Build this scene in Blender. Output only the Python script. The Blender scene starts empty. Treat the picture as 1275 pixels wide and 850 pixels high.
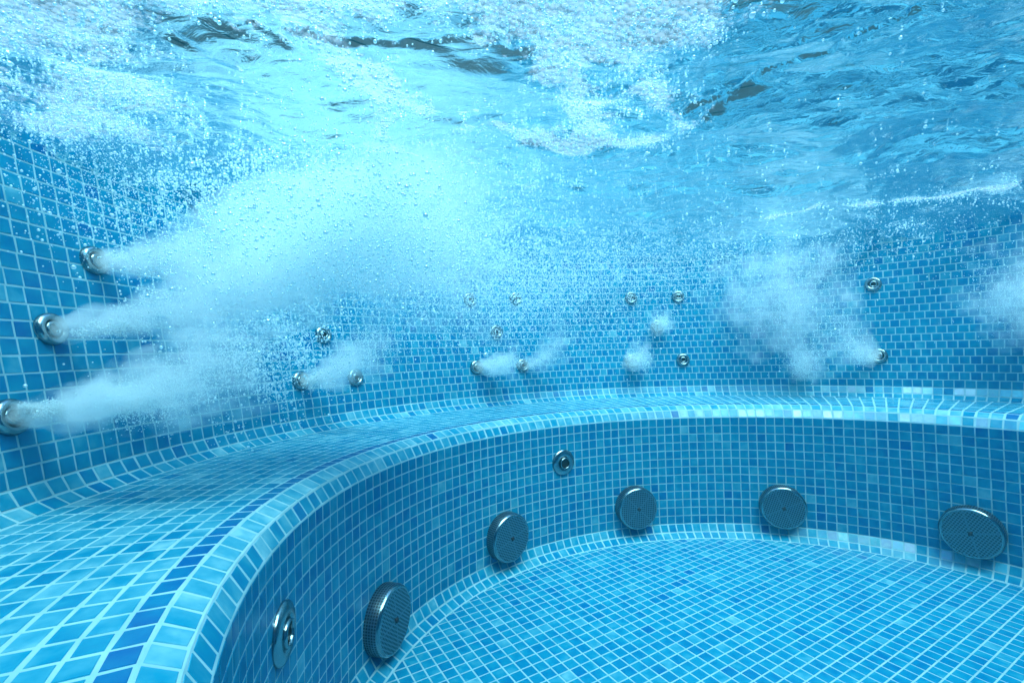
import bpy, math, numpy as np
from mathutils import Matrix, Vector
rng = np.random.default_rng(7)
T = 0.025                       # metres per mosaic tile: plan and heights below are counted in tiles
sc = bpy.context.scene
col = sc.collection

# ------------------------------------------------------------------ plan of the pool
C1 = 1.366                      # height (and depth) of a two-row rounded corner of flat tiles
KN = np.array([-60, -45, -30, -15, 0, 15, 30, 45.])
KV = np.array([.02905, .03324, .03071, .02889, .02911, .03265, .03722, .0400])
X0, Y0, PSI, WB = 27.477, 59.548, -.18635, 13.979
LEAN = .1813; LK = LEAN / math.sqrt(1 - LEAN * LEAN); LC = math.sqrt(1 - LEAN * LEAN)
HB = 2 * C1 + 13                # bench top above the floor
ZW = 37.0                       # mean water level
ZC = 41.0                       # coping level

def make_plan():
    S = np.linspace(-75, 60, 1351); ds = S[1] - S[0]; i0 = int(np.argmin(abs(S)))
    kap = np.interp(S, KN, KV)
    ang = np.concatenate([[0], np.cumsum((kap[1:] + kap[:-1]) / 2 * ds)]); ang = PSI - (ang - ang[i0])
    tx, ty = np.cos(ang), np.sin(ang)
    X = np.concatenate([[0], np.cumsum((tx[1:] + tx[:-1]) / 2 * ds)]); Y = np.concatenate([[0], np.cumsum((ty[1:] + ty[:-1]) / 2 * ds)])
    X = X - X[i0] + X0; Y = Y - Y[i0] + Y0
    a = np.array([X[-1], Y[-1]]); b = np.array([X[0], Y[0]])
    ta = np.array([tx[-1], ty[-1]]); tb = np.array([tx[0], ty[0]])
    k = 27.
    u = np.linspace(0, 1, 900)[:, None]
    bz = (1-u)**3 * a + 3*(1-u)**2*u * (a + k*ta) + 3*(1-u)*u*u * (b - k*tb) + u**3 * b
    P = np.concatenate([np.stack([X, Y], 1), bz[1:-1]])
    seg = np.linalg.norm(np.roll(P, -1, 0) - P, axis=1)
    cum = np.concatenate([[0], np.cumsum(seg)]); L = cum[-1]
    n = 2400
    q = np.linspace(0, L, n, endpoint=False)
    Pc = np.concatenate([P, P[:1]])
    R = np.stack([np.interp(q, cum, Pc[:, 0]), np.interp(q, cum, Pc[:, 1])], 1)
    t = np.roll(R, -1, 0) - np.roll(R, 1, 0); t /= np.linalg.norm(t, axis=1)[:, None]
    N = np.stack([-t[:, 1], t[:, 0]], 1)
    ker = np.ones(9) / 9
    for j in range(2):
        N[:, j] = np.convolve(np.concatenate([N[-4:, j], N[:, j], N[:4, j]]), ker, 'valid')
    N /= np.linalg.norm(N, axis=1)[:, None]
    return q - 75, R, N, L
PS, PR, PN, PL = make_plan()

def plan_pt(s, off):
    """points on the curve offset outward by off; s, off arrays"""
    s = np.asarray(s, float); q = (s + 75) % PL
    xs = np.concatenate([PS + 75, [PL]])
    f = lambda A: np.interp(q, xs, np.concatenate([A, A[:1]]))
    nx, ny = f(PN[:, 0]), f(PN[:, 1]); l = np.hypot(nx, ny)
    return f(PR[:, 0]) + off * nx / l, f(PR[:, 1]) + off * ny / l, nx / l, ny / l

def P3(s, off, z):
    x, y, _, _ = plan_pt(s, off)
    return np.stack([x, y, np.broadcast_to(z, np.shape(x))], -1)

# ------------------------------------------------------------------ object helpers
def tag(o, label=None, cat=None, group=None, kind=None):
    if label: o['label'] = label
    if cat: o['category'] = cat
    if group: o['group'] = group
    if kind: o['kind'] = kind
    return o

def empty(name, loc=(0, 0, 0), rot=None):
    o = bpy.data.objects.new(name, None); o.empty_display_size = .02
    o.location = loc
    if rot is not None:
        o.rotation_mode = 'QUATERNION'; o.rotation_quaternion = rot
    col.objects.link(o); return o

def mesh_obj(name, verts, faces, mats, parent=None, fmat=None, attrs=None, smooth=False):
    me = bpy.data.meshes.new(name)
    verts = np.asarray(verts, np.float32)
    if isinstance(faces, np.ndarray) and faces.ndim == 2:
        nf, k = faces.shape
        me.vertices.add(len(verts)); me.vertices.foreach_set('co', verts.ravel())
        me.loops.add(nf * k); me.loops.foreach_set('vertex_index', faces.astype(np.int32).ravel())
        me.polygons.add(nf); me.polygons.foreach_set('loop_start', np.arange(nf, dtype=np.int32) * k)
        me.update(calc_edges=True)
    else:
        me.from_pydata(verts.tolist(), [], [list(map(int, f)) for f in faces]); me.update()
    for m in (mats if isinstance(mats, (list, tuple)) else [mats]): me.materials.append(m)
    if fmat is not None: me.polygons.foreach_set('material_index', np.asarray(fmat, np.int32))
    for nm, (dom, a) in (attrs or {}).items():
        at = me.attributes.new(nm, 'FLOAT', dom); at.data.foreach_set('value', np.asarray(a, np.float32))
    me.polygons.foreach_set('use_smooth', np.full(len(me.polygons), bool(smooth)))
    o = bpy.data.objects.new(name, me); col.objects.link(o)
    if parent: o.parent = parent
    return o

# ------------------------------------------------------------------ materials
def new_mat(name):
    m = bpy.data.materials.new(name); m.use_nodes = True
    m.node_tree.nodes.clear(); return m, m.node_tree.nodes, m.node_tree.links

def N(nt, typ, **kw):
    n = nt.new(typ)
    for k, v in kw.items():
        if k.startswith('i_'): n.inputs[k[2:].replace('_', ' ')].default_value = v
        else: setattr(n, k, v)
    return n

def ramp(nt, stops, interp='LINEAR'):
    r = nt.new('ShaderNodeValToRGB'); cr = r.color_ramp; cr.interpolation = interp
    while len(cr.elements) < len(stops): cr.elements.new(.5)
    for e, (p, c) in zip(cr.elements, stops): e.position = p; e.color = (*c, 1)
    return r

def tile_material():
    m, nt, lk = new_mat('glass_mosaic')
    out = N(nt, 'ShaderNodeOutputMaterial'); b = N(nt, 'ShaderNodeBsdfPrincipled')
    tone = N(nt, 'ShaderNodeAttribute', attribute_name='tone'); painted_sheen = N(nt, 'ShaderNodeAttribute', attribute_name='painted_sheen')
    geo = N(nt, 'ShaderNodeTexCoord')
    no = N(nt, 'ShaderNodeTexNoise'); no.inputs['Scale'].default_value = 34; no.inputs['Detail'].default_value = 3; no.noise_dimensions = '4D'
    lk.new(geo.outputs['Object'], no.inputs['Vector'])
    w = N(nt, 'ShaderNodeMath', operation='MULTIPLY'); w.inputs[1].default_value = 17; lk.new(tone.outputs['Fac'], w.inputs[0]); lk.new(w.outputs[0], no.inputs['W'])
    s = N(nt, 'ShaderNodeMapRange'); s.inputs[1].default_value = .3; s.inputs[2].default_value = .7; s.inputs[3].default_value = -.2; s.inputs[4].default_value = .2
    lk.new(no.outputs['Fac'], s.inputs[0])
    ad = N(nt, 'ShaderNodeMath', operation='ADD'); lk.new(tone.outputs['Fac'], ad.inputs[0]); lk.new(s.outputs[0], ad.inputs[1])
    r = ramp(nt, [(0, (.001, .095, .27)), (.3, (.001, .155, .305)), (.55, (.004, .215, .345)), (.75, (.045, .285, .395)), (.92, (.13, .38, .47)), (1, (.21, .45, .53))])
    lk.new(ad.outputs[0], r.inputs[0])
    pr = ramp(nt, [(0, (.04, .45, .62)), (.2, (.14, .66, .74)), (.38, (.40, .58, .80)), (.55, (.30, .78, .74)), (.75, (.70, .88, .86)), (.9, (.62, .66, .80)), (1, (.80, .92, .9))])  # pastel reflections of the pearl rows, painted into the base colour
    no2 = N(nt, 'ShaderNodeTexNoise', noise_dimensions='4D'); no2.inputs['Scale'].default_value = 90
    lk.new(geo.outputs['Object'], no2.inputs['Vector']); lk.new(w.outputs[0], no2.inputs['W'])
    wn = N(nt, 'ShaderNodeTexWhiteNoise', noise_dimensions='1D'); w2 = N(nt, 'ShaderNodeMath', operation='MULTIPLY'); w2.inputs[1].default_value = 977
    lk.new(tone.outputs['Fac'], w2.inputs[0]); lk.new(w2.outputs[0], wn.inputs['W'])
    w3 = N(nt, 'ShaderNodeMath', operation='MULTIPLY_ADD'); w3.inputs[1].default_value = .5; w3.inputs[2].default_value = -.25; lk.new(no2.outputs['Fac'], w3.inputs[0])
    w4 = N(nt, 'ShaderNodeMath', operation='ADD'); lk.new(w3.outputs[0], w4.inputs[0]); lk.new(wn.outputs[0], w4.inputs[1]); lk.new(w4.outputs[0], pr.inputs[0])
    pm = N(nt, 'ShaderNodeMath', operation='MULTIPLY', use_clamp=True); pm.inputs[1].default_value = .65; lk.new(painted_sheen.outputs['Fac'], pm.inputs[0])
    mx = N(nt, 'ShaderNodeMixRGB'); lk.new(pm.outputs[0], mx.inputs[0]); lk.new(r.outputs[0], mx.inputs[1]); lk.new(pr.outputs[0], mx.inputs[2])
    lk.new(mx.outputs[0], b.inputs['Base Color'])
    b.inputs['Roughness'].default_value = .2
    io = N(nt, 'ShaderNodeMath', operation='MULTIPLY_ADD'); io.inputs[1].default_value = .6; io.inputs[2].default_value = 1.22; lk.new(painted_sheen.outputs['Fac'], io.inputs[0]); lk.new(io.outputs[0], b.inputs['IOR'])
    bn = N(nt, 'ShaderNodeTexNoise'); bn.inputs['Scale'].default_value = 90; lk.new(geo.outputs['Object'], bn.inputs['Vector'])
    bp = N(nt, 'ShaderNodeBump'); bp.inputs['Strength'].default_value = .12; bp.inputs['Distance'].default_value = .002
    lk.new(bn.outputs['Fac'], bp.inputs['Height']); lk.new(bp.outputs[0], b.inputs['Normal'])
    lk.new(b.outputs[0], out.inputs[0]); return m

def grout_material():
    m, nt, lk = new_mat('grout')
    out = N(nt, 'ShaderNodeOutputMaterial'); b = N(nt, 'ShaderNodeBsdfPrincipled'); b.inputs['Roughness'].default_value = .85
    tc = N(nt, 'ShaderNodeTexCoord'); no = N(nt, 'ShaderNodeTexNoise'); no.inputs['Scale'].default_value = 25; no.inputs['Detail'].default_value = 5
    lk.new(tc.outputs['Object'], no.inputs['Vector'])
    r = ramp(nt, [(.3, (.18, .38, .43)), (.6, (.27, .47, .52))]); lk.new(no.outputs['Fac'], r.inputs[0]); lk.new(r.outputs[0], b.inputs['Base Color'])
    lk.new(b.outputs[0], out.inputs[0]); return m

def chrome_material():
    m, nt, lk = new_mat('chrome')
    out = N(nt, 'ShaderNodeOutputMaterial'); b = N(nt, 'ShaderNodeBsdfPrincipled')
    b.inputs['Metallic'].default_value = 1; b.inputs['Base Color'].default_value = (.26, .33, .35, 1)
    tc = N(nt, 'ShaderNodeTexCoord'); no = N(nt, 'ShaderNodeTexNoise'); no.inputs['Scale'].default_value = 40
    lk.new(tc.outputs['Object'], no.inputs['Vector'])
    mr = N(nt, 'ShaderNodeMapRange'); mr.inputs[3].default_value = .08; mr.inputs[4].default_value = .24; lk.new(no.outputs['Fac'], mr.inputs[0]); lk.new(mr.outputs[0], b.inputs['Roughness'])
    lk.new(b.outputs[0], out.inputs[0]); return m

def perforated_material(name, side):
    m, nt, lk = new_mat(name)
    out = N(nt, 'ShaderNodeOutputMaterial'); b = N(nt, 'ShaderNodeBsdfPrincipled')
    b.inputs['Metallic'].default_value = 1; b.inputs['Base Color'].default_value = (.2, .3, .34, 1); b.inputs['Roughness'].default_value = .3
    d = N(nt, 'ShaderNodeBsdfPrincipled'); d.inputs['Base Color'].default_value = (.01, .02, .03, 1); d.inputs['Roughness'].default_value = .6
    uv = N(nt, 'ShaderNodeUVMap', uv_map='holes')
    vo = N(nt, 'ShaderNodeTexVoronoi', voronoi_dimensions='2D'); vo.inputs['Randomness'].default_value = 0; vo.inputs['Scale'].default_value = 1
    lk.new(uv.outputs[0], vo.inputs['Vector'])
    lt = N(nt, 'ShaderNodeMapRange'); lt.inputs[1].default_value = .33; lt.inputs[2].default_value = .4; lt.inputs[3].default_value = 1; lt.inputs[4].default_value = 0
    lk.new(vo.outputs['Distance'], lt.inputs[0])
    fac = lt.outputs[0]
    if not side:                # plain ring near the rim and a plain cross with no holes
        tc = N(nt, 'ShaderNodeTexCoord'); sp = N(nt, 'ShaderNodeSeparateXYZ'); lk.new(tc.outputs['Object'], sp.inputs[0])
        ln = N(nt, 'ShaderNodeVectorMath', operation='LENGTH')
        cb = N(nt, 'ShaderNodeCombineXYZ'); lk.new(sp.outputs[0], cb.inputs[0]); lk.new(sp.outputs[1], cb.inputs[1]); lk.new(cb.outputs[0], ln.inputs[0])
        ins = N(nt, 'ShaderNodeMath', operation='LESS_THAN'); ins.inputs[1].default_value = 2.2 * T; lk.new(ln.outputs['Value'], ins.inputs[0])
        ax = N(nt, 'ShaderNodeMath', operation='ABSOLUTE'); ay = N(nt, 'ShaderNodeMath', operation='ABSOLUTE'); lk.new(sp.outputs[0], ax.inputs[0]); lk.new(sp.outputs[1], ay.inputs[0])
        mn = N(nt, 'ShaderNodeMath', operation='MINIMUM'); lk.new(ax.outputs[0], mn.inputs[0]); lk.new(ay.outputs[0], mn.inputs[1])
        cr = N(nt, 'ShaderNodeMath', operation='GREATER_THAN'); cr.inputs[1].default_value = .03 * T; lk.new(mn.outputs[0], cr.inputs[0])
        m1 = N(nt, 'ShaderNodeMath', operation='MULTIPLY'); lk.new(ins.outputs[0], m1.inputs[0]); lk.new(cr.outputs[0], m1.inputs[1])
        m2 = N(nt, 'ShaderNodeMath', operation='MULTIPLY'); lk.new(m1.outputs[0], m2.inputs[0]); lk.new(fac, m2.inputs[1]); fac = m2.outputs[0]
    mx = N(nt, 'ShaderNodeMixShader'); lk.new(fac, mx.inputs[0]); lk.new(b.outputs[0], mx.inputs[1]); lk.new(d.outputs[0], mx.inputs[2])
    lk.new(mx.outputs[0], out.inputs[0]); return m

def plain_material(name, c, rough=.6, scale=20, vary=.3):
    m, nt, lk = new_mat(name)
    out = N(nt, 'ShaderNodeOutputMaterial'); b = N(nt, 'ShaderNodeBsdfPrincipled'); b.inputs['Roughness'].default_value = rough
    tc = N(nt, 'ShaderNodeTexCoord'); no = N(nt, 'ShaderNodeTexNoise'); no.inputs['Scale'].default_value = scale; no.inputs['Detail'].default_value = 4
    lk.new(tc.outputs['Object'], no.inputs['Vector'])
    r = ramp(nt, [(.3, tuple(v * (1 - vary) for v in c)), (.7, tuple(v * (1 + vary) for v in c))]); lk.new(no.outputs['Fac'], r.inputs[0])
    lk.new(r.outputs[0], b.inputs['Base Color']); lk.new(b.outputs[0], out.inputs[0]); return m

def bubble_material(name, c, gloss=.25, trans=.45):
    m, nt, lk = new_mat(name)
    out = N(nt, 'ShaderNodeOutputMaterial')
    d = N(nt, 'ShaderNodeBsdfDiffuse'); d.inputs['Color'].default_value = (*c, 1)
    t = N(nt, 'ShaderNodeBsdfTranslucent'); t.inputs['Color'].default_value = (*c, 1)
    g = N(nt, 'ShaderNodeBsdfGlossy'); g.inputs['Roughness'].default_value = .12; g.inputs['Color'].default_value = (.95, .98, 1, 1)
    m1 = N(nt, 'ShaderNodeMixShader'); m1.inputs[0].default_value = trans; lk.new(d.outputs[0], m1.inputs[1]); lk.new(t.outputs[0], m1.inputs[2])
    m2 = N(nt, 'ShaderNodeMixShader'); m2.inputs[0].default_value = gloss; lk.new(m1.outputs[0], m2.inputs[1]); lk.new(g.outputs[0], m2.inputs[2])
    lk.new(m2.outputs[0], out.inputs[0]); return m

def water_material():
    m, nt, lk = new_mat('water_surface')
    out = N(nt, 'ShaderNodeOutputMaterial')
    tc = N(nt, 'ShaderNodeTexCoord')
    mp = N(nt, 'ShaderNodeMapping'); mp.inputs['Rotation'].default_value = (0, 0, .35); mp.inputs['Scale'].default_value = (1, 1.8, 1); lk.new(tc.outputs['Object'], mp.inputs['Vector'])
    n1 = N(nt, 'ShaderNodeTexNoise'); n1.inputs['Scale'].default_value = 26; n1.inputs['Detail'].default_value = 5; n1.inputs['Distortion'].default_value = .8
    lk.new(mp.outputs[0], n1.inputs['Vector'])
    bp = N(nt, 'ShaderNodeBump'); bp.inputs['Strength'].default_value = .55; bp.inputs['Distance'].default_value = .006; lk.new(n1.outputs['Fac'], bp.inputs['Height'])
    fr = N(nt, 'ShaderNodeFresnel'); fr.inputs['IOR'].default_value = 1.33; lk.new(bp.outputs[0], fr.inputs['Normal'])
    tr = N(nt, 'ShaderNodeBsdfTransparent'); tr.inputs[0].default_value = (.53, .95, .99, 1)
    gl = N(nt, 'ShaderNodeBsdfGlossy'); gl.inputs['Roughness'].default_value = .03; gl.inputs['Color'].default_value = (.85, .98, 1, 1); lk.new(bp.outputs[0], gl.inputs['Normal'])
    w = N(nt, 'ShaderNodeMixShader'); lk.new(fr.outputs[0], w.inputs[0]); lk.new(tr.outputs[0], w.inputs[1]); lk.new(gl.outputs[0], w.inputs[2])
    # foam: small bubble cells that thin out where the foam attribute falls
    fa = N(nt, 'ShaderNodeAttribute', attribute_name='foam')
    vo = N(nt, 'ShaderNodeTexVoronoi'); vo.inputs['Scale'].default_value = 150; lk.new(tc.outputs['Object'], vo.inputs['Vector'])
    n2 = N(nt, 'ShaderNodeTexNoise'); n2.inputs['Scale'].default_value = 45; n2.inputs['Detail'].default_value = 5; lk.new(tc.outputs['Object'], n2.inputs['Vector'])
    a = N(nt, 'ShaderNodeMath', operation='MULTIPLY_ADD'); a.inputs[1].default_value = .7; a.inputs[2].default_value = -.35; lk.new(n2.outputs['Fac'], a.inputs[0])
    b_ = N(nt, 'ShaderNodeMath', operation='MULTIPLY_ADD'); b_.inputs[1].default_value = -.6; b_.inputs[2].default_value = .2; lk.new(vo.outputs['Distance'], b_.inputs[0])
    s1 = N(nt, 'ShaderNodeMath', operation='ADD'); lk.new(a.outputs[0], s1.inputs[0]); lk.new(b_.outputs[0], s1.inputs[1])
    s2 = N(nt, 'ShaderNodeMath', operation='ADD'); lk.new(s1.outputs[0], s2.inputs[0]); lk.new(fa.outputs['Fac'], s2.inputs[1])
    mr = N(nt, 'ShaderNodeMapRange'); mr.inputs[1].default_value = .3; mr.inputs[2].default_value = .75; mr.inputs[4].default_value = .5; lk.new(s2.outputs[0], mr.inputs[0])
    bp2 = N(nt, 'ShaderNodeBump'); bp2.inputs['Strength'].default_value = 1; bp2.inputs['Distance'].default_value = .006; lk.new(vo.outputs['Distance'], bp2.inputs['Height'])
    d = N(nt, 'ShaderNodeBsdfDiffuse'); d.inputs['Color'].default_value = (.52, .84, .93, 1); lk.new(bp2.outputs[0], d.inputs['Normal'])
    t = N(nt, 'ShaderNodeBsdfTranslucent'); t.inputs['Color'].default_value = (.52, .84, .93, 1); lk.new(bp2.outputs[0], t.inputs['Normal'])
    g = N(nt, 'ShaderNodeBsdfGlossy'); g.inputs['Roughness'].default_value = .12; lk.new(bp2.outputs[0], g.inputs['Normal'])
    f1 = N(nt, 'ShaderNodeMixShader'); f1.inputs[0].default_value = .8; lk.new(d.outputs[0], f1.inputs[1]); lk.new(t.outputs[0], f1.inputs[2])
    f2 = N(nt, 'ShaderNodeMixShader'); f2.inputs[0].default_value = .42; lk.new(f1.outputs[0], f2.inputs[1]); lk.new(g.outputs[0], f2.inputs[2])
    mx = N(nt, 'ShaderNodeMixShader'); lk.new(mr.outputs[0], mx.inputs[0]); lk.new(w.outputs[0], mx.inputs[1]); lk.new(f2.outputs[0], mx.inputs[2])
    lk.new(mx.outputs[0], out.inputs[0]); return m

M_TILE, M_GROUT, M_CHROME = tile_material(), grout_material(), chrome_material()
M_HOLE = plain_material('black_opening', (.004, .008, .012), .5)
M_FACE, M_SIDE = perforated_material('perforated_steel_face', False), perforated_material('perforated_steel_side', True)
M_WATER = water_material()

# ------------------------------------------------------------------ mosaic
def tiles(q, tone, painted_sheen, gap=.12, h=.022, ch=.03):
    """q: (n,4,3) cell corners, counter-clockwise seen from the wet side. Returns pillow-edged tiles."""
    n = len(q)
    c = q.mean(1, keepdims=True)
    d1 = q[:, 2] - q[:, 0]; d2 = q[:, 3] - q[:, 1]
    nr = np.cross(d1, d2); nr /= np.linalg.norm(nr, axis=1)[:, None]
    eu = (q[:, 1] + q[:, 2] - q[:, 0] - q[:, 3]) / 2; ev = (q[:, 2] + q[:, 3] - q[:, 0] - q[:, 1]) / 2
    lu = np.linalg.norm(eu, axis=1)[:, None, None]; lv = np.linalg.norm(ev, axis=1)[:, None, None]
    eu = eu[:, None, :] / lu; ev = ev[:, None, :] / lv
    su = np.array([-1, 1, 1, -1])[None, :, None]; sv = np.array([-1, -1, 1, 1])[None, :, None]
    g = gap / 2 * (1 + .25 * rng.standard_normal((n, 4, 1)).clip(-1.5, 1.5))
    base = q - su * eu * g - sv * ev * g
    top = base - su * eu * ch - sv * ev * ch + nr[:, None, :] * h
    top = top + nr[:, None, :] * rng.normal(0, .004, (n, 4, 1))
    base = base - nr[:, None, :] * .02
    V = np.concatenate([base, top], 1).reshape(-1, 3)
    fi = np.array([[4, 5, 6, 7], [0, 1, 5, 4], [1, 2, 6, 5], [2, 3, 7, 6], [3, 0, 4, 7]])
    F = (np.arange(n)[:, None, None] * 8 + fi[None]).reshape(-1, 4)
    return V, F, np.repeat(tone, 5), np.repeat(painted_sheen, 5)

def mosaic(name, cells, backs, parent=None, gap=.12):
    """cells: list of (quads, tone, pearl); backs: list of (n,4,3) grout quads. One mesh."""
    V, F, tn, pl, fm = [], [], [], [], []; k = 0
    for q, t, p in cells:
        v, f, a, b = tiles(q, t, p, gap); V.append(v); F.append(f + k); k += len(v); tn.append(a); pl.append(b); fm.append(np.zeros(len(f), int))
    for q in backs:
        v = q.reshape(-1, 3); f = np.arange(len(v)).reshape(-1, 4); V.append(v); F.append(f + k); k += len(v)
        tn.append(np.zeros(len(f))); pl.append(np.zeros(len(f))); fm.append(np.ones(len(f), int))
    return mesh_obj(name, np.concatenate(V) * T, np.concatenate(F), [M_TILE, M_GROUT], parent, np.concatenate(fm),
                    {'tone': ('FACE', np.concatenate(tn)), 'painted_sheen': ('FACE', np.concatenate(pl))})

def tones(n, mu=.42, sd=.08):
    t = rng.normal(mu, sd, n)
    k = rng.random(n) < .03; t[k] = rng.uniform(.58, .8, k.sum())
    k = rng.random(n) < .02; t[k] = rng.uniform(.12, .28, k.sum())
    return t.clip(0.01, .97)

NC = int(round(PL)); SC = np.arange(NC + 1) * PL / NC - 75     # riser and bench columns
sA, sB = SC[:-1], SC[1:]
def ring(profile, ns=(sA, sB)):
    """rows of cells between consecutive (off, z) profile points, wet side toward the pool"""
    out = []
    for (o0, z0), (o1, z1) in zip(profile[:-1], profile[1:]):
        a, b = ns
        out.append(np.stack([P3(a, o0, z0), P3(b, o0, z0), P3(b, o1, z1), P3(a, o1, z1)], 1))
    return out
def cells(rows, mu=.42, sd=.08, painted_sheen=0):
    return [(r, tones(len(r), mu, sd), np.full(len(r), float(painted_sheen)) if np.isscalar(painted_sheen) else painted_sheen) for r in rows]
c30, c60 = math.cos(math.radians(30)), .5
# pearl reflections painted as tile colour, growing towards the right of the rounded rows
painted_sheen_far = (np.clip((sA + 15) / 25, 0, 1) * (sA < 75) * rng.uniform(.1, 1, NC)) * (rng.random(NC) < .95)

painted_sheen_foot = (np.clip((sA - 4) / 4, 0, 1) * (sA < 75) * rng.uniform(.1, 1, NC)) * (rng.random(NC) < .95)

bench = empty('seat_ledge', (0, 0, 0))
tag(bench, 'curved blue mosaic underwater seat ledge with rounded lip, chrome strainers along its riser', 'bench')
# rounded foot between floor and riser
foot = ring([(-C1, 0), (-C1 + c30, .5), (0, C1)])
mosaic('foot_trim', cells(foot[:1], .52, .1, painted_sheen_foot * .2) + cells(foot[1:], .52, .1, painted_sheen_foot), foot, bench)
ris = ring([(0, C1 + k) for k in range(14)])
mosaic('riser', cells(ris, .42, .06), ris, bench, gap=.085)
LX = 1.52                       # lip depth
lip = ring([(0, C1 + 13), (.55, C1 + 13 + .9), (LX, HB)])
mosaic('lip_trim', cells(lip[:1], .62, .1, painted_sheen_far) + cells(lip[1:], .76, .08, .15 * painted_sheen_far), lip, bench, gap=.15)
nb = 12; so_ = np.linspace(LX, WB - C1, nb + 1)
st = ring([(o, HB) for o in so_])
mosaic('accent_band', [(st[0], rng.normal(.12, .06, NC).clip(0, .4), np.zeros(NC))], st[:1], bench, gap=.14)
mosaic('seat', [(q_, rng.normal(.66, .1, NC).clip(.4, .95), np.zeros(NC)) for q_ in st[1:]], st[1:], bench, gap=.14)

# reclined wall behind the seat: its own column pitch, staggered courses
sq = np.linspace(-75, -75 + PL, 4001); wx, wy, _, _ = plan_pt(sq, WB)
wl = np.concatenate([[0], np.cumsum(np.hypot(np.diff(wx), np.diff(wy)))]); NW = int(round(wl[-1]))
def wall_cols(shift):
    e = np.arange(NW + 1) * wl[-1] / NW; sm = np.interp(e, wl, sq)
    stag = np.where(sm < 60, np.clip((sm + 45) / 30, .12, 1), 1.)     # courses stagger more towards the right
    e = e + shift * stag * wl[-1] / NW
    s = np.interp(e % wl[-1], wl, sq); s = np.where(e >= wl[-1], s + PL, s)
    return s[:-1], s[1:]
wall = empty('pool_wall', (0, 0, 0))
tag(wall, 'reclined blue mosaic pool wall rising behind the seat ledge, set with chrome jets', 'wall')
ca = wall_cols(0)
cove = ring([(WB - C1, HB), (WB - C1 + c30, HB + .5), (WB, HB + C1)], ca)
pw = np.clip((ca[0] - 8) / 6, 0, 1) * (ca[0] < 75) * rng.uniform(.1, 1, NW) * (rng.random(NW) < .85)  # sheen painted on the upper cove row towards the right
mosaic('cove_trim', cells(cove[:1], .56, .14) + cells(cove[1:], .52, .14, pw), cove, wall)
rows = []; nrow = 24
for k in range(nrow):
    z0, z1 = HB + C1 + k * LC, HB + C1 + (k + 1) * LC
    rows += ring([(WB + k * LEAN, z0), (WB + (k + 1) * LEAN, z1)], wall_cols((k % 2) * .5 + rng.uniform(-.06, .06)))
mosaic('wall_face', cells(rows, .42, .06), rows, wall, gap=.085)
ztop = HB + C1 + nrow * LC; otop = WB + nrow * LEAN

# floor: straight square grid cut by the foot trim
def clip_poly(p, a, n):
    out = []; d = (p - a) @ n
    for i in range(len(p)):
        j = (i + 1) % len(p)
        if d[i] <= 0: out.append(p[i])
        if d[i] * d[j] < 0: out.append(p[i] + (p[j] - p[i]) * (d[i] / (d[i] - d[j])))
    return np.array(out)
def build_floor():
    fs = np.arange(-75, -75 + PL, .5)
    bx, by, bnx, bny = plan_pt(fs, -C1 - .02)
    B = np.stack([bx, by], 1); BN = np.stack([bnx, bny], 1)
    a = math.radians(30.4); u = np.array([math.cos(a), math.sin(a)]); v = np.array([-u[1], u[0]])
    org = np.array([12.76, 37.72])
    V, F, tn, fm = [], [], [], []
    def inside(p):
        d = np.linalg.norm(B - p, axis=1); i = d.argmin(); return (p - B[i]) @ BN[i], i
    g, ch, h = .042, .03, .022
    for i in range(-70, 71):
        for j in range(-70, 71):
            cpt = org + (i + .5) * u + (j + .5) * v * .98
            if cpt[1] < -60 or cpt[1] > 70 or abs(cpt[0] - 20) > 45: continue
            d, bi = inside(cpt)
            if d > .75: continue
            def sq(m): return np.array([org + (i + s_) * u + (j + t_) * v * .98 for s_, t_ in ((m, m), (1 - m, m), (1 - m, 1 - m), (m, 1 - m))])
            p0, p1 = sq(g), sq(g + ch)
            if d > -.8:
                p0 = clip_poly(p0, B[bi] - BN[bi] * .05, BN[bi]); p1 = clip_poly(p1, B[bi] - BN[bi] * .1, BN[bi])
            if len(p1) < 3 or len(p0) < 3: continue
            k = len(V); n1 = len(p1)
            t = float(tones(1, .46, .07)[0])
            jz = rng.normal(0, .005, n1)
            V += [(x, y, h + z_) for (x, y), z_ in zip(p1, jz)]
            F.append(list(range(k, k + n1))); tn.append(t); fm.append(0)
            if len(p0) == n1:
                V += [(x, y, -.02) for x, y in p0]
                for e in range(n1):
                    f = (e + 1) % n1; F.append([k + n1 + e, k + n1 + f, k + f, k + e]); tn.append(t); fm.append(0)
    k = len(V); bb = plan_pt(fs, -C1)
    V += [(x, y, 0) for x, y in zip(bb[0], bb[1])]
    F.append(list(range(k, len(V)))[::-1] if False else list(range(k, len(V)))); tn.append(0); fm.append(1)
    o = mesh_obj('floor', np.array(V) * T, F, [M_TILE, M_GROUT], None, fm, {'tone': ('FACE', tn), 'painted_sheen': ('FACE', np.zeros(len(tn)))})
    return tag(o, kind='structure')
build_floor()

# ------------------------------------------------------------------ coping, deck and an added dark screen above the water
M_STONE = plain_material('pale_stone', (.42, .40, .36), .7, 8, .2)
M_SCREEN = plain_material('screen_black', (.003, .002, .0014), .7, 6, .5)  # nearly black, so the steep crests show dark streaks through the water
M_SOIL = plain_material('ground_soil', (.10, .085, .06), .9, 3, .3)
def strip(name, profile, mat, parent=None, step=1.5):
    s = np.arange(-75, -75 + PL, step); e = np.concatenate([s[1:], [-75 + PL]])
    q = np.concatenate(ring(profile, (s, e))); v = q.reshape(-1, 3)
    return mesh_obj(name, v * T, np.arange(len(v)).reshape(-1, 4), mat, parent)
tag(strip('deck', [(otop - .3, ztop - .9), (otop - 1.0, ztop - .9), (otop - 1.0, ztop + .3), (otop + 26, ztop + .3), (otop + 26, ztop - 1.5)], M_STONE), kind='structure')
gs = 2400.; gz = ztop - 1.2
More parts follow.
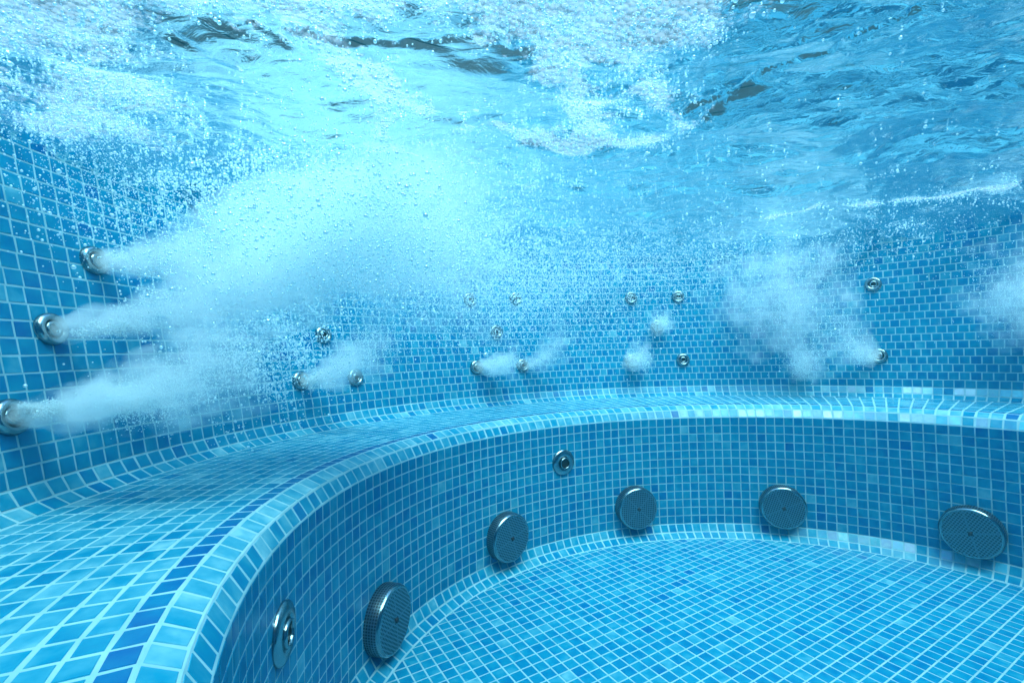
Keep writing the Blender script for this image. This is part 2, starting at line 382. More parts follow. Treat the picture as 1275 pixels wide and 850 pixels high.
s_ = np.arange(-75, -75 + PL, 2.); ib = P3(s_, otop + 2, gz); ob = (ib - np.array([20, 28, 0])) * 60 + np.array([20, 28, 0]); ob[:, 2] = gz
n_ = len(s_); gv = np.concatenate([ib, ob]); gf = np.array([[i, (i + 1) % n_, n_ + (i + 1) % n_, n_ + i] for i in range(n_)])
tag(mesh_obj('ground', gv * T, gf, M_SOIL), kind='structure')
def dark_screen():  # ring of boards added out of view to give the wave crests something dark
    root = empty('added_dark_screen', (0, 0, 0))
    tag(root, 'dark screen added round the deck, seen only as dark streaks through the water', 'dark_screen')
    n = 60
    V, F = [], []
    s = np.linspace(-75, -75 + PL, n, endpoint=False)
    fo = otop + 24
    hts = np.arange(ztop + 1, ztop + 60, 4.2)
    for z in hts:
        s2 = np.arange(-75, -75 + PL, 2.); e2 = np.concatenate([s2[1:], [-75 + PL]])
        q = np.concatenate(ring([(fo, z), (fo, z + 3.9), (fo + .8, z + 3.9), (fo + .8, z), (fo, z)], (s2, e2)))
        V.append(q.reshape(-1, 3))
    V = np.concatenate(V); mesh_obj('board_panel', V * T, np.arange(len(V)).reshape(-1, 4), M_SCREEN, root)
    return root
dark_screen()

# ------------------------------------------------------------------ jets and strainers
def lathe_mesh(name, prof, mat, seg=48, uvmode=None):
    a = np.linspace(0, 2 * np.pi, seg, endpoint=False); V = []; F = []; uv = []
    for r, h in prof: V += [(r * math.cos(t), r * math.sin(t), h) for t in a]
    for i in range(len(prof) - 1):
        for j in range(seg):
            k = (j + 1) % seg; F.append([i * seg + j, i * seg + k, (i + 1) * seg + k, (i + 1) * seg + j])
    me = bpy.data.meshes.new(name)
    me.from_pydata((np.array(V) * T).tolist(), [], F); me.update()
    me.materials.append(mat)
    if uvmode:
        ul = me.uv_layers.new(name='holes')
        cum = np.concatenate([[0], np.cumsum(np.hypot(np.diff([p[0] for p in prof]), np.diff([p[1] for p in prof])))])
        for p in me.polygons:
            for li, vi in zip(p.loop_indices, p.vertices):
                i, j = divmod(vi, seg)
                if uvmode == 'face':
                    x, y = V[vi][0], V[vi][1]; ul.data[li].uv = ((x + y) * 3.0, (x - y) * 3.0)
                else:
                    jj = j if not (j == 0 and max(v % seg for v in p.vertices) > seg // 2) else seg
                    ul.data[li].uv = (jj / seg * 76, cum[i] * 4.6)
    me.polygons.foreach_set('use_smooth', np.ones(len(me.polygons), bool))
    return me
def link(name, me, parent, loc=(0, 0, 0)):
    o = bpy.data.objects.new(name, me); col.objects.link(o); o.parent = parent; o.location = loc; return o

ME = {}
ME['w_flange'] = lathe_mesh('wall_flange', [(1.12, -.1), (1.13, .12), (1.08, .3), (.96, .43), (.82, .47), (.7, .42), (.6, .3), (.55, .1)], M_CHROME)
ME['w_nozzle'] = lathe_mesh('wall_nozzle', [(.58, .05), (.58, .22), (.52, .36), (.42, .44), (.33, .43), (.3, .3), (.29, .02)], M_CHROME)
ME['w_hole'] = lathe_mesh('wall_hole', [(.31, .08), (.0005, .08)], M_HOLE)
ME['r_flange'] = lathe_mesh('riser_flange', [(1.45, -.1), (1.47, .06), (1.42, .16), (1.28, .24), (1.0, .28), (.8, .27), (.66, .22), (.64, .05)], M_CHROME, 64)
ME['r_nozzle'] = lathe_mesh('riser_nozzle', [(.68, .05), (.67, .28), (.63, .36), (.57, .38), (.52, .33), (.5, .2), (.49, .03)], M_CHROME)
ME['r_hole'] = lathe_mesh('riser_hole', [(.51, .16), (.0005, .16)], M_HOLE)
ME['d_side'] = lathe_mesh('strainer_side', [(2.45, -.1), (2.5, .05), (2.5, 1.0), (2.46, 1.1)], M_SIDE, 96, 'side')
ME['d_rim'] = lathe_mesh('strainer_rim', [(2.465, 1.085), (2.42, 1.2), (2.34, 1.28), (2.24, 1.3), (2.2, 1.285)], M_CHROME, 96)
ME['d_face'] = lathe_mesh('strainer_face', [(2.21, 1.285), (1.6, 1.31), (.9, 1.33), (.4, 1.335), (.001, 1.335)], M_FACE, 96, 'face')
ME['d_screw'] = lathe_mesh('strainer_screw', [(.2, 1.3), (.2, 1.41), (.15, 1.45), (.07, 1.42), (.06, 1.36), (.001, 1.36)], M_HOLE, 24)

def frame_at(s, z, on_wall):
    off = WB + (z - HB - C1) * LK if on_wall else 0.
    x, y, nx, ny = (float(v) for v in plan_pt(s, off))
    n = Vector((-nx, -ny, 0)) if not on_wall else Vector((-nx * LC, -ny * LC, LEAN)).normalized()
    xx = Vector((0, 0, 1)).cross(n).normalized(); yy = n.cross(xx)
    q = Matrix((xx, yy, n)).transposed().to_quaternion()
    p = Vector((x, y, z)) + n * .05
    return p, q, n

GJ = 'chrome jets along the pool wall'
def wall_jet(s, z, label, turn=0.):
    p, q, n = frame_at(s, z, True)
    r = empty('wall_jet', (p - n * .03) * T, q); r.scale = (.88, .88, .88); tag(r, label, 'water jet', GJ)
    link('flange', ME['w_flange'], r); no = link('nozzle', ME['w_nozzle'], r); link('opening', ME['w_hole'], no)
    no.rotation_euler = (turn, turn * .7, 0)
    return r
WJ = [(-59.5, 20.73, 'chrome wall jet at the left edge blowing the lowest white plume'),
      (-57.2, 25.5, 'chrome wall jet beside bare tiles blowing a plume, second of the left column'),
      (-54.6, 30.3, 'highest chrome wall jet on the left, half covered by bubbles'),
      (-42.7, 20.93, 'low chrome wall jet blowing a fan of bubbles, above the seat cove'),
      (-40.3, 25.65, 'bubble-veiled chrome wall jet above the fan-shaped plume'),
      (-38.0, 20.8, 'dark wall jet speckled over by bubbles beneath the fan-shaped plume'),
      (-25.6, 30.72, 'left jet of the upper pair in the left set of five on the far wall'),
      (-20.6, 31.0, 'right jet of the upper pair in the left set of five on the far wall'),
      (-23.1, 26.06, 'middle jet of the left set of five on the far wall'),
      (-25.7, 21.1, 'far wall jet with a small white puff leaving its right side'),
      (-20.6, 21.05, 'lower right jet of the left set of five, thin veil rising off it'),
      (-7.8, 31.0, 'left jet of the upper pair in the right set of five on the far wall'),
      (-2.8, 30.95, 'right jet of the upper pair in the right set of five on the far wall'),
      (-5.2, 26.4, 'middle jet of the right set of five, covered by a round puff'),
      (-8.4, 21.16, 'lower left jet of the right set of five, hazed over by its own puff'),
      (-2.8, 21.06, 'clear lower right jet of the right set of five, no puff'),
      (14.5, 31.03, 'clear chrome wall jet with a dark centre on bare tiles at the upper right'),
      (14.7, 21.14, 'lower right wall jet half hidden by the bubble cloud it blows')]
for i, (s, z, lb) in enumerate(WJ): wall_jet(s, z, lb, ((i * 37) % 11 - 5) * .03)
for s, z, lb in [(-62.0, 10.08, 'large chrome riser jet seen edge-on in the near foreground'),
                 (-22.6, 10.23, 'chrome riser jet with a black centre, below the lip in the middle')]:
    p, q, n = frame_at(s, z, False); r = empty('riser_jet', p * T, q); tag(r, lb, 'water jet', 'large chrome jets in the seat riser')
    link('flange', ME['r_flange'], r); no = link('nozzle', ME['r_nozzle'], r); link('opening', ME['r_hole'], no)
    no.location = Vector((.12, -.1, 0)) * T
for s, z, lb, rot in [(-48.4, 3.35, 'nearest perforated drain strainer, seen edge-on with its deep side', .1),
                 (-31.0, 3.8, 'round perforated strainer low on the riser, left of the clear middle jet', .3),
                 (-13.2, 3.92, 'round perforated strainer low on the riser near the middle', .8),
                 (4.5, 3.84, 'round perforated strainer facing the camera, right of the middle', .45),
                 (21.6, 3.95, 'large perforated strainer at the far right by tiles with painted pearl sheen', .25)]:
    p, q, n = frame_at(s, z, False)
    r = empty('drain_strainer', p * T, q); tag(r, lb, 'drain', 'perforated strainers along the foot of the riser')
    r.rotation_quaternion = q @ Matrix.Rotation(rot, 3, 'Z').to_quaternion()
    link('side_wall', ME['d_side'], r); link('rim', ME['d_rim'], r); f = link('face_plate', ME['d_face'], r); link('screw', ME['d_screw'], f)

# ------------------------------------------------------------------ water surface
GX0, GX1, GY0, GY1, GD = -52., 92., -50., 96., .2
gx = np.arange(GX0, GX1, GD); gy = np.arange(GY0, GY1, GD)
HX, HY = np.meshgrid(gx, gy)                    # [iy, ix]
def field(lx, ly, seed, ang=0., soft=1.):
    """smooth random field, wavelengths about lx, ly (tiles) along rotated axes, unit deviation"""
    r = np.random.default_rng(seed); w = r.standard_normal(HX.shape)
    fy = np.fft.fftfreq(HX.shape[0], GD)[:, None]; fx = np.fft.fftfreq(HX.shape[1], GD)[None]
    u = fx * math.cos(ang) + fy * math.sin(ang); v = -fx * math.sin(ang) + fy * math.cos(ang)
    k = np.hypot(u * lx, v * ly)
    f = np.fft.ifft2(np.fft.fft2(w) * np.exp(-((k - 1) / (.45 * soft)) ** 2)).real
    return f / f.std()
def blotch(l, seed):
    r = np.random.default_rng(seed); w = r.standard_normal(HX.shape)
    k2 = np.fft.fftfreq(HX.shape[0], GD)[:, None] ** 2 + np.fft.fftfreq(HX.shape[1], GD)[None] ** 2
    f = np.fft.ifft2(np.fft.fft2(w) * np.exp(-k2 * l * l)).real
    return f / f.std()
def dist_line(pts):
    d = np.full(HX.shape, 1e9); tt = np.zeros(HX.shape); L = len(pts) - 1
    wob = blotch(2.2, 90 + len(pts)) * .35; wob2 = blotch(2.2, 190 + len(pts)) * .35
    for i in range(L):
        (x0, y0), (x1, y1) = pts[i], pts[i + 1]
        ux, uy = x1 - x0, y1 - y0; l2 = ux * ux + uy * uy
        t = (((HX + wob - x0) * ux + (HY + wob2 - y0) * uy) / l2).clip(0, 1)
        e = np.hypot(HX + wob - x0 - t * ux, HY + wob2 - y0 - t * uy)
        m = e < d; d[m] = e[m]; tt[m] = (i + t[m]) / L
    return d, tt
calm = 1 - .45 * np.exp(-((HX + 9) / 13) ** 2 - ((HY - 22) / 7) ** 2)
hz = (.24 * field(15, 9, 1, .25) + .07 * field(6, 3.5, 2, .3)) * calm + .022 * field(2.4, 1.5, 3, .3) + .008 * field(1.3, .9, 4, .3)
CREST = [([(19.5, 18.7), (16.4, 20.3), (15.4, 21.3), (14.8, 23.1), (13.7, 24.7), (11.5, 26.4), (9.8, 27.7)], .38, .2),
         ([(17.5, 20.6), (16.2, 22.0), (14.2, 23.0)], .22, .16), ([(14.5, 25.5), (12.5, 26.4), (10.5, 28.4)], .28, .2),
         ([(-10.4, 19.2), (-8.6, 19.6), (-7.5, 20.0), (-4.9, 20.4), (-2.3, 20.9), (.5, 20.9)], .3, .19),
         ([(-14.6, 20.0), (-13.0, 21.2)], .22, .28), ([(12.0, 21.4), (14.5, 20.2)], .2, .25), ([(7, 24), (9.5, 22.4)], .18, .22), ([(1, 23.4), (3.4, 22.8)], .18, .22)]
for pts, amp, wd in CREST:
    d, t = dist_line(pts); hz = hz + amp * (.95 + .3 * blotch(.5, 33)).clip(.2, 1.6) * np.exp(-(d / wd) ** 2) * np.sin(np.pi * (.06 + .88 * t)) ** .5
def blob(x, y, rx, ry): return np.exp(-((HX - x) / rx) ** 2 - ((HY - y) / ry) ** 2)
fo = -.25 + .16 * blotch(2.5, 11) + .12 * blotch(6, 12)
for x, y, rx, ry, a in [(-15, 17.2, 8, 2.2, .8), (-21, 19, 7, 9, .75), (-6, 17.2, 9, 2.2, .9), (5, 19.5, 4.5, 5, .75), (4, 17, 8, 3, .6), (-26, 27, 9, 4, .55),
                        (-4, 37, 22, 4, .12), (-20, 34, 10, 4, .25), (8, 28, 3, 3, .5), (-13.5, 27, 4, 3.4, -.55), (-2, 24.2, 3, 2.5, -.5),
                        (15, 23, 7, 4, -.5), (25, 24, 10, 6, -.35)]:
    fo = fo + a * blob(x, y, rx, ry)
web = np.exp(-(blotch(1.6, 55) / .13) ** 2) * .6 + np.exp(-(blotch(.9, 56) / .16) ** 2) * .25
fo = fo * .8 + web * np.exp(-((HX + 6) / 17) ** 2 - ((HY - 24) / 11) ** 2)
for pts, wd, a in [([(-8.5, 18.5), (-7.2, 21.7), (-6.3, 25.2), (-8.8, 30.0), (-6.4, 34)], .9, .8), ([(-6.8, 22), (-4.5, 25.5), (-4, 26.5)], .9, .6),
                   ([(-4.5, 27.5), (-1.8, 29.1), (1.0, 30.5), (5.8, 32.0), (11.0, 31.2)], .7, .75), ([(2.4, 21.5), (4.1, 26.6), (5.7, 32.7)], .9, .8),
                   ([(-2.5, 27.5), (1, 24.5), (3, 22)], .7, .7), ([(4.1, 26.6), (7.2, 25.1), (10.4, 27.0), (11, 30)], .8, .6),
                   ([(27, 51.4), (35, 49.3), (39.9, 46.3), (45.4, 42.4)], .9, .9), ([(14, 35), (22, 33), (30, 30)], .5, .3)]:
    d, t = dist_line(pts); fo = fo + a * np.exp(-(d / wd) ** 2)
fo = ((fo + .02) / .75).clip(0, 1)
def build_water():
    ny, nx = HX.shape
    # keep the part inside the pool
    lx, ly, ox, oy = plan_pt(np.linspace(-75, -75 + PL, 400, endpoint=False), WB + (ZW - HB - C1) * LK + .4)
    inside = np.zeros(HX.shape, bool); j = len(lx) - 1
    for i in range(len(lx)):
        cnd = ((ly[i] > HY) != (ly[j] > HY)) & (HX < (lx[j] - lx[i]) * (HY - ly[i]) / (ly[j] - ly[i] + 1e-12) + lx[i]); inside ^= cnd; j = i
    idx = np.arange(nx * ny).reshape(ny, nx)
    ok = inside[:-1, :-1] | inside[1:, 1:] | inside[:-1, 1:] | inside[1:, :-1]
    f = np.stack([idx[:-1, :-1], idx[:-1, 1:], idx[1:, 1:], idx[1:, :-1]], -1)[ok]
    used = np.unique(f); remap = np.full(nx * ny, -1); remap[used] = np.arange(len(used))
    V = np.stack([HX, HY, ZW + hz], -1).reshape(-1, 3)[used] * T
    return tag(mesh_obj('water', V, remap[f], M_WATER, None, None, {'foam': ('POINT', fo.ravel()[used])}, True), kind='structure')
build_water()
def surf_z(x, y):
    ix = ((x - GX0) / GD).round().astype(int).clip(0, len(gx) - 1); iy = ((y - GY0) / GD).round().astype(int).clip(0, len(gy) - 1)
    return ZW + hz[iy, ix], fo[iy, ix]

# ------------------------------------------------------------------ bubbles
def gn_points(mat):
    g = bpy.data.node_groups.new('bubble_points', 'GeometryNodeTree')
    g.interface.new_socket('Geometry', in_out='INPUT', socket_type='NodeSocketGeometry'); g.interface.new_socket('Geometry', in_out='OUTPUT', socket_type='NodeSocketGeometry')
    i = g.nodes.new('NodeGroupInput'); o = g.nodes.new('NodeGroupOutput'); p = g.nodes.new('GeometryNodeMeshToPoints'); a = g.nodes.new('GeometryNodeInputNamedAttribute'); s = g.nodes.new('GeometryNodeSetMaterial')
    a.data_type = 'FLOAT'; a.inputs['Name'].default_value = 'rad'; s.inputs['Material'].default_value = mat
    g.links.new(i.outputs[0], p.inputs['Mesh']); g.links.new(a.outputs[0], p.inputs['Radius']); g.links.new(p.outputs[0], s.inputs['Geometry']); g.links.new(s.outputs[0], o.inputs[0])
    return g
M_BUB = bubble_material('air_bubbles', (.68, .95, 1.), .42, .6)
M_MIST = bubble_material('fine_bubbles', (.90, .99, 1.), .04, .6)
GN_B, GN_M = gn_points(M_BUB), gn_points(M_MIST)
def points(name, P, R, fine=True, parent=None):
    me = bpy.data.meshes.new(name); P = np.asarray(P, np.float32) * T
    me.vertices.add(len(P)); me.vertices.foreach_set('co', P.ravel())
    a = me.attributes.new('rad', 'FLOAT', 'POINT'); a.data.foreach_set('value', (np.asarray(R) * T).astype(np.float32))
    me.materials.append(M_MIST if fine else M_BUB); me.update()
    o = bpy.data.objects.new(name, me); col.objects.link(o)
    md = o.modifiers.new('points', 'NODES'); md.node_group = GN_M if fine else GN_B
    if parent: o.parent = parent
    return o
OV = np.array([[1, 0, 0], [-1, 0, 0], [0, 1, 0], [0, -1, 0], [0, 0, 1], [0, 0, -1]], float)
OF = np.array([[0, 2, 4], [2, 1, 4], [1, 3, 4], [3, 0, 4], [2, 0, 5], [1, 2, 5], [3, 1, 5], [0, 3, 5]])
def bubble_mesh(name, P, R):
    """each fine bubble is a tiny smooth-shaded bead"""
    n = len(P); V = (P[:, None] + OV[None] * R[:, None, None] * 1.12).reshape(-1, 3)
    F = (np.arange(n)[:, None, None] * 6 + OF[None]).reshape(-1, 3)
    return mesh_obj(name, V * T, F, M_MIST, None, None, None, True)
def keep_in(P, R):
    """drop bubbles above the water or outside the wall"""
    z, _ = surf_z(P[:, 0], P[:, 1]); ok = P[:, 2] < z - .05
    tree = PR; i = np.array([0])
    out = np.ones(len(P), bool)
    for a in range(0, len(P), 20000):
        b = P[a:a + 20000]; d = ((b[:, None, 0] - PR[None, ::8, 0]) ** 2 + (b[:, None, 1] - PR[None, ::8, 1]) ** 2)
        k = d.argmin(1) * 8; off = ((b[:, :2] - PR[k]) * PN[k]).sum(1)
        out[a:a + 20000] = off < WB + np.maximum(0, b[:, 2] - HB - C1) * LK - .1
    out &= ~((P[:, 2] < HB + .1))
    ok &= out
    return P[ok], R[ok]
def turb(P, seed, scale, amp):
    """swirl positions with a few sine waves so that plumes billow"""
    r = np.random.default_rng(seed); Q = P.copy()
    for o in range(4):
        k = r.normal(0, 1, (3, 3)) * scale * 2 ** o; ph = r.uniform(0, 6.28, 3)
        Q = Q + np.sin(Q @ k.T + ph) * amp / 1.8 ** o
    return Q
def plume(s, z, n, length, r0, r1, rise, label, seed, side=0., rad=(.03, .07), dens=1.0, fall=1.4, wall_on=True):
    p, q, nv = frame_at(s, z, wall_on); p = np.array(p); d = np.array(nv); d[2] = 0; d /= np.linalg.norm(d)
    t3 = np.array([-d[1], d[0], 0]); d = d + side * t3; d /= np.linalg.norm(d); t3 = np.array([-d[1], d[0], 0]); up = np.array([0, 0, 1.])
    r = np.random.default_rng(seed)
    # clumps strung along the jet, growing as it slows; each clump a ragged puff of bubbles
    nc = 70; u = r.random(nc) ** .8
    w = r0 + (r1 - r0) * u ** 1.1
    cx = p + .35 * d + np.outer(u * length, d) + np.outer(rise * u ** 1.8, up)
    cx = cx + r.normal(0, .45, (nc, 1)) * w[:, None] * t3 + r.normal(0, .4, (nc, 1)) * w[:, None] * up
    pc = (.5 + r.random(nc)) * np.exp(-u * fall * .6); pc /= pc.sum()
    ci = r.choice(nc, n, p=pc); cr = w[ci] * .62
    g = r.normal(0, 1, (n, 3)); P = cx[ci] + g * cr[:, None] * .55
    P = turb(P, seed + 5, .5, .22 * min(1, r1 / 3))
    R = r.lognormal(math.log(rad[0]), .35, n).clip(.012, rad[1] * 2)
    P, R = keep_in(P, R)
    o = bubble_mesh('bubble_plume', P, R)
    return tag(o, label, 'bubble plume', 'white plumes of bubbles blown by the jets')
def mist_material(L, r0, r1, rise, dens, seed):
    m, nt, lk = new_mat('plume_mist'); out = N(nt, 'ShaderNodeOutputMaterial'); pv = N(nt, 'ShaderNodeVolumePrincipled')
    pv.inputs['Color'].default_value = (.96, .995, 1, 1); pv.inputs['Anisotropy'].default_value = .25
    def mth(op, a, b=None, c=None, clamp=False):
        n = N(nt, 'ShaderNodeMath', operation=op, use_clamp=clamp)
        for k, v in enumerate((a, b, c)):
            if v is None: continue
            if isinstance(v, (int, float)): n.inputs[k].default_value = v
            else: lk.new(v, n.inputs[k])
        return n.outputs[0]
    tc = N(nt, 'ShaderNodeTexCoord'); sc_ = N(nt, 'ShaderNodeVectorMath', operation='SCALE'); sc_.inputs['Scale'].default_value = 1 / T; lk.new(tc.outputs['Object'], sc_.inputs[0])
    def noise(scale, det, off):
        ad = N(nt, 'ShaderNodeVectorMath', operation='MULTIPLY_ADD'); ad.inputs[1].default_value = (.6, 1, 1); ad.inputs[2].default_value = (seed * 3.1 + off, off * 1.7, seed); lk.new(sc_.outputs[0], ad.inputs[0])
        no = N(nt, 'ShaderNodeTexNoise'); no.inputs['Scale'].default_value = scale; no.inputs['Detail'].default_value = det; no.inputs['Roughness'].default_value = .6; lk.new(ad.outputs[0], no.inputs['Vector']); return no
    sp0 = N(nt, 'ShaderNodeSeparateXYZ'); lk.new(sc_.outputs[0], sp0.inputs[0])
    u0 = mth('DIVIDE', sp0.outputs[0], L, clamp=True); w0 = mth('MULTIPLY_ADD', u0, r1 - r0, r0)
    n1 = noise(.9 / r1 ** .5, 2, 0)
    cv = N(nt, 'ShaderNodeVectorMath', operation='SUBTRACT'); cv.inputs[1].default_value = (.5, .5, .5); lk.new(n1.outputs['Color'], cv.inputs[0])
    sv_ = N(nt, 'ShaderNodeVectorMath', operation='SCALE'); lk.new(cv.outputs[0], sv_.inputs[0]); lk.new(mth('MULTIPLY', w0, 2.9), sv_.inputs['Scale'])
    pp = N(nt, 'ShaderNodeVectorMath', operation='ADD'); lk.new(sc_.outputs[0], pp.inputs[0]); lk.new(sv_.outputs[0], pp.inputs[1])
    sp = N(nt, 'ShaderNodeSeparateXYZ'); lk.new(pp.outputs[0], sp.inputs[0])
    u = mth('DIVIDE', sp.outputs[0], L, clamp=True); w = mth('MULTIPLY_ADD', u, r1 - r0, r0)
    zc = mth('MULTIPLY', mth('POWER', u, 1.7), rise)
    dz = mth('SUBTRACT', sp.outputs[2], zc)
    rr = mth('SQRT', mth('ADD', mth('MULTIPLY', sp.outputs[1], sp.outputs[1]), mth('MULTIPLY', dz, dz)))
    q = mth('DIVIDE', rr, w)
    prof = mth('POWER', mth('SUBTRACT', 1.0, q, clamp=True), .65)
    dil = mth('POWER', mth('DIVIDE', r0, w), .9)
    end = mth('SUBTRACT', 1.0, mth('POWER', mth('DIVIDE', sp.outputs[0], L * 1.0, clamp=True), 3.5), clamp=True)
    n2 = noise(3.4 / r1 ** .5, 5, 9); nn = mth('MULTIPLY_ADD', n2.outputs['Fac'], 4.2, -1.35, clamp=True)
    d = mth('MULTIPLY', mth('MULTIPLY', prof, dil), mth('MULTIPLY', end, nn))
    lk.new(mth('MULTIPLY', d, dens), pv.inputs['Density']); lk.new(pv.outputs[0], out.inputs['Volume']); return m
def mist(parent, s, z, L, r0, r1, rise, side, dens, seed):
    p, q, nv = frame_at(s, z, True); d = np.array(nv); d[2] = 0; d /= np.linalg.norm(d); t3 = np.array([-d[1], d[0], 0]); d = d + side * t3; d /= np.linalg.norm(d); t3 = np.array([-d[1], d[0], 0])
    us = np.linspace(-.02, 1.08, 14); na = 16; V = []; F = []
    for k, u in enumerate(us):
        uc = min(max(u, 0), 1); w = (r0 + (r1 - r0) * uc) * 1.15 + .1
        for j in range(na):
            a = 2 * math.pi * j / na; zz = rise * uc ** 1.7 + w * math.sin(a)
            V.append((u * L, w * math.cos(a), min(zz, 36.4 - p[2])))
        if k:
            for j in range(na):
                i0, j1 = (k - 1) * na, (j + 1) % na; F.append([i0 + j, i0 + j1, i0 + na + j1, i0 + na + j])
    F.append(list(range(na))[::-1]); F.append(list(range((len(us) - 1) * na, len(us) * na)))
    o = mesh_obj('mist', np.array(V) * T, F, mist_material(L, r0, r1, rise, dens, seed), parent)
    o.matrix_local = Matrix(((d[0], t3[0], 0, p[0] * T), (d[1], t3[1], 0, p[1] * T), (0, 0, 1, p[2] * T), (0, 0, 0, 1)))
    return o
PL_ = [(-59.5, 20.73, 12000, 12.5, .4, 2.7, 3.4, 'dense white plume streaming right from the lowest left jet', 0.0, (.024, .045), 190),
       (-57.2, 25.5, 5000, 23, .4, 4.6, 8.5, 'long white plume fanning out from the second left jet', .05, (.035, .06), 130),
       (-54.6, 30.3, 4500, 28, .5, 6.5, 2.5, 'broad bubbly plume spreading from the highest left jet under the surface', .05, (.04, .07), 110),
       (-42.7, 20.93, 6000, 10, .35, 3.0, 4.2, 'fan-shaped plume rising right from the low jet above the seat cove', .1, (.025, .045), 110),
       (-25.7, 21.1, 1200, 6, .5, 2.0, .9, 'small white puff beside the lower left jet of the left set of five', .8, (.035, .06), 120),
       (-20.6, 21.05, 1500, 7.5, .5, 2.8, 4.5, 'faint puff rising off the lower right jet of the left set of five', .6, (.03, .05), 40),
       (-5.2, 26.4, 1500, 3.5, 1.0, 1.7, .7, 'small round puff hiding the middle jet of the right set of five', 0, (.03, .06), 27),
       (-8.4, 21.16, 1500, 4, 1.0, 2.2, .9, 'pale round puff over the lower left jet of the right set of five', .2, (.03, .06), 40),
       (8.6, 19.6, 2500, 7, .8, 4.0, 4.0, 'cone-shaped puff standing over the dark far part of the seat', 0, (.03, .06), 27),
       (14.5, 21.14, 2500, 9, .5, 3.4, 4.0, 'soft bubble cloud drifting left from the lower right jet', -.5, (.03, .06), 45),
       (6.5, 29.5, 6000, 12, 4.5, 8.0, 1.0, 'large milky cloud of bubbles below the surface, right of the middle', 0, (.03, .06), 9),
       (25.0, 26.5, 5000, 9, 2.0, 6.0, 2.5, 'milky bubble cloud cut off by the right edge', -.1, (.03, .06), 20)]
for i, (s, z, n, L_, r0, r1, rise, lb, sd, rad, dn) in enumerate(PL_):
    o = plume(s, z, n, L_, r0, r1 * .85, rise, lb, 300 + i * 7, sd, rad)
    mist(o, s, z, L_, r0 * 1.5, r1 * 1.25, rise, sd, dn, i + 1)

def loose():
    r = np.random.default_rng(77); PP, RR = [], []
    def cloud(n, c, sg, rad, seed, sq=1.):
        P = np.array(c) + r.normal(0, 1, (n, 3)) * np.array(sg); P = turb(P, seed, .25, .8)
        PP.append(P); RR.append(r.lognormal(math.log(rad), .45, n).clip(.015, .12))
    # big veil rising from the left jets to the surface
    cloud(4000, (-25, 32, 33.5), (2.6, 5, 1.8), .022, 9)
    cloud(17000, (-12, 30, 32), (4.6, 3.5, 2.4), .038, 1)
    cloud(16000, (-9, 41, 33), (6, 5, 2.2), .034, 2)
    cloud(9000, (-4, 50, 33), (8, 6, 2.4), .034, 3)
    cloud(6500, (6, 56, 33), (10, 6, 2.6), .03, 4)
    cloud(6000, (20, 58, 34), (9, 6, 1.8), .03, 5)
    cloud(3500, (34, 54, 34.5), (9, 7, 1.4), .03, 6)
    cloud(6000, (-20, 40, 25), (3, 4, 3), .04, 7)
    cloud(9000, (0, 60, 29), (9, 4, 3), .035, 8)
    cloud(16000, (2, 50, 31), (12, 8, 3.2), .022, 10)
    # bubbles resting under the surface, thickest in the foam
    n = 400000
    x = r.uniform(-40, 60, n); y = r.uniform(10, 70, n); z, f = surf_z(x, y)
    f = np.maximum(f, .006 + .11 * np.exp(-((x + 8) / 18) ** 2 - ((y - 38) / 9) ** 2)); k = r.random(n) < f * .42
    x, y, z = x[k], y[k], z[k]; rad = r.lognormal(math.log(.036), .45, len(x)).clip(.015, .11)
    PP.append(np.stack([x, y, z - rad - np.abs(r.normal(0, .25, len(x)))], 1)); RR.append(rad)
    P = np.concatenate(PP); R = np.concatenate(RR); P, R = keep_in(P, R)
    o = points('bubbles', P, R, False); tag(o, 'countless small air bubbles drifting below the water surface', 'bubbles', None, 'stuff')
loose()

# ------------------------------------------------------------------ haze in the water and air
def haze():
    x0, x1, y0, y1, z0, z1 = -150, 190, -130, 190, -45, ztop + 110
    v = np.array([(x, y, z) for z in (z0, z1) for y in (y0, y1) for x in (x0, x1)]) * T
    m, nt, lk = new_mat('haze'); out = N(nt, 'ShaderNodeOutputMaterial'); p = N(nt, 'ShaderNodeVolumePrincipled')
    p.inputs['Color'].default_value = (.14, .80, .98, 1); p.inputs['Density'].default_value = HAZE; p.inputs['Anisotropy'].default_value = .2
    lk.new(p.outputs[0], out.inputs['Volume'])
    o = mesh_obj('haze', v, [[0, 2, 3, 1], [4, 5, 7, 6], [0, 1, 5, 4], [2, 6, 7, 3], [0, 4, 6, 2], [1, 3, 7, 5]], m); tag(o, kind='stuff')
HAZE = .035
if HAZE: haze()

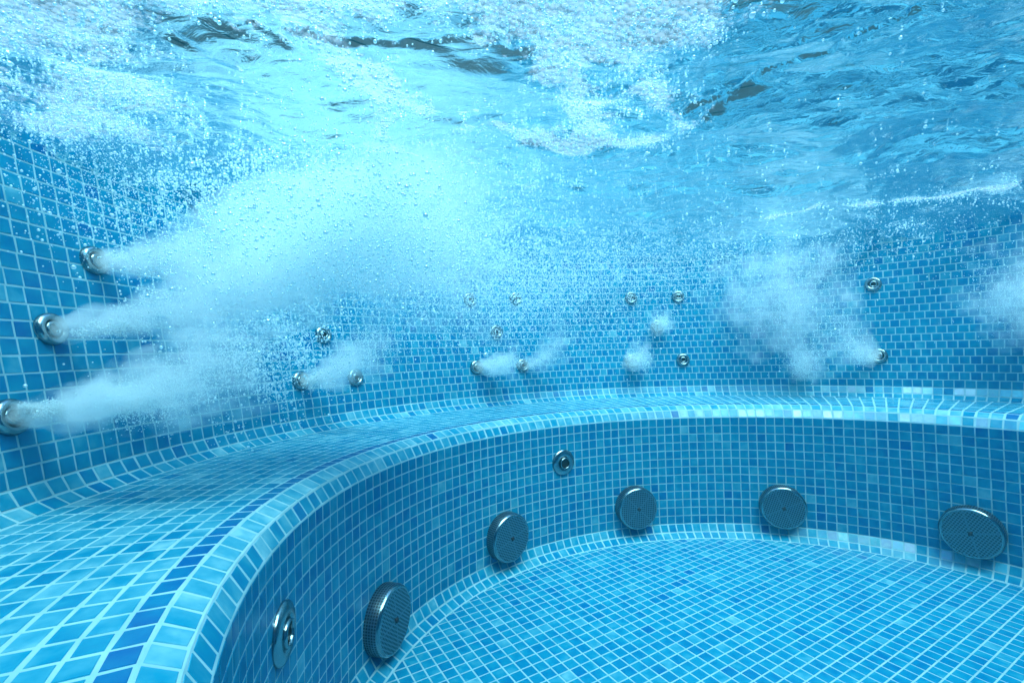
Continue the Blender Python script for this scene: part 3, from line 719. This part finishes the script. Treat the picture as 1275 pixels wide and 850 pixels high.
# ------------------------------------------------------------------ light
SUN_EL, SUN_AZ = math.radians(66), math.radians(-64)       # azimuth of the sun's place, counter-clockwise from +X
w = bpy.data.worlds.new('World'); sc.world = w; w.use_nodes = True; nt = w.node_tree
sky = nt.nodes.new('ShaderNodeTexSky'); sky.sky_type = 'NISHITA'; sky.sun_disc = False; sky.sun_elevation = SUN_EL; sky.sun_rotation = math.radians(90) - SUN_AZ
bg = nt.nodes['Background']; bg.inputs[1].default_value = .15; nt.links.new(sky.outputs[0], bg.inputs[0])
sl = bpy.data.lights.new('sun', 'SUN'); sl.energy = 1.3; sl.angle = math.radians(48); sl.color = (1, .975, .94)
so = bpy.data.objects.new('sun', sl); col.objects.link(so)
sv = Vector((math.cos(SUN_EL) * math.cos(SUN_AZ), math.cos(SUN_EL) * math.sin(SUN_AZ), math.sin(SUN_EL)))
so.rotation_mode = 'QUATERNION'; so.rotation_quaternion = sv.to_track_quat('Z', 'Y'); so.location = (0, 0, 5)

# ------------------------------------------------------------------ camera
cam = bpy.data.cameras.new('camera'); cam.sensor_width = 36; cam.lens = 602.08 / 1275 * 36; cam.clip_start = .01; cam.clip_end = 500
co = bpy.data.objects.new('camera', cam); col.objects.link(co)
pit, rol = .014569, -.029009
cp, sp, cr, sr = math.cos(pit), math.sin(pit), math.cos(rol), math.sin(rol)
right = Vector((cr, -sp * sr, cp * sr)); up = Vector((-sr, -sp * cr, cp * cr)); fwd = Vector((0, cp, sp))
mt = Matrix((right, up, -fwd)).transposed().to_4x4(); mt.translation = Vector((0, 0, 23.5836)) * T
co.matrix_world = mt
sc.camera = co

vs = sc.view_settings; vs.view_transform = 'Standard'; vs.look = 'None'; vs.gamma = 1; vs.use_curve_mapping = False
vs.exposure = 2.3
cy = sc.cycles
cy.max_bounces = 18; cy.diffuse_bounces = 12; cy.glossy_bounces = 4; cy.transmission_bounces = 4; cy.transparent_max_bounces = 16; cy.volume_bounces = 16; cy.volume_step_rate = 1; cy.volume_max_steps = 64
cy.use_denoising = True; cy.denoiser = 'OPENIMAGEDENOISE'; cy.denoising_input_passes = 'RGB_ALBEDO_NORMAL'
cy.sample_clamp_indirect = 4; cy.caustics_reflective = True; cy.caustics_refractive = False
cy.use_adaptive_sampling = True; cy.adaptive_threshold = .015
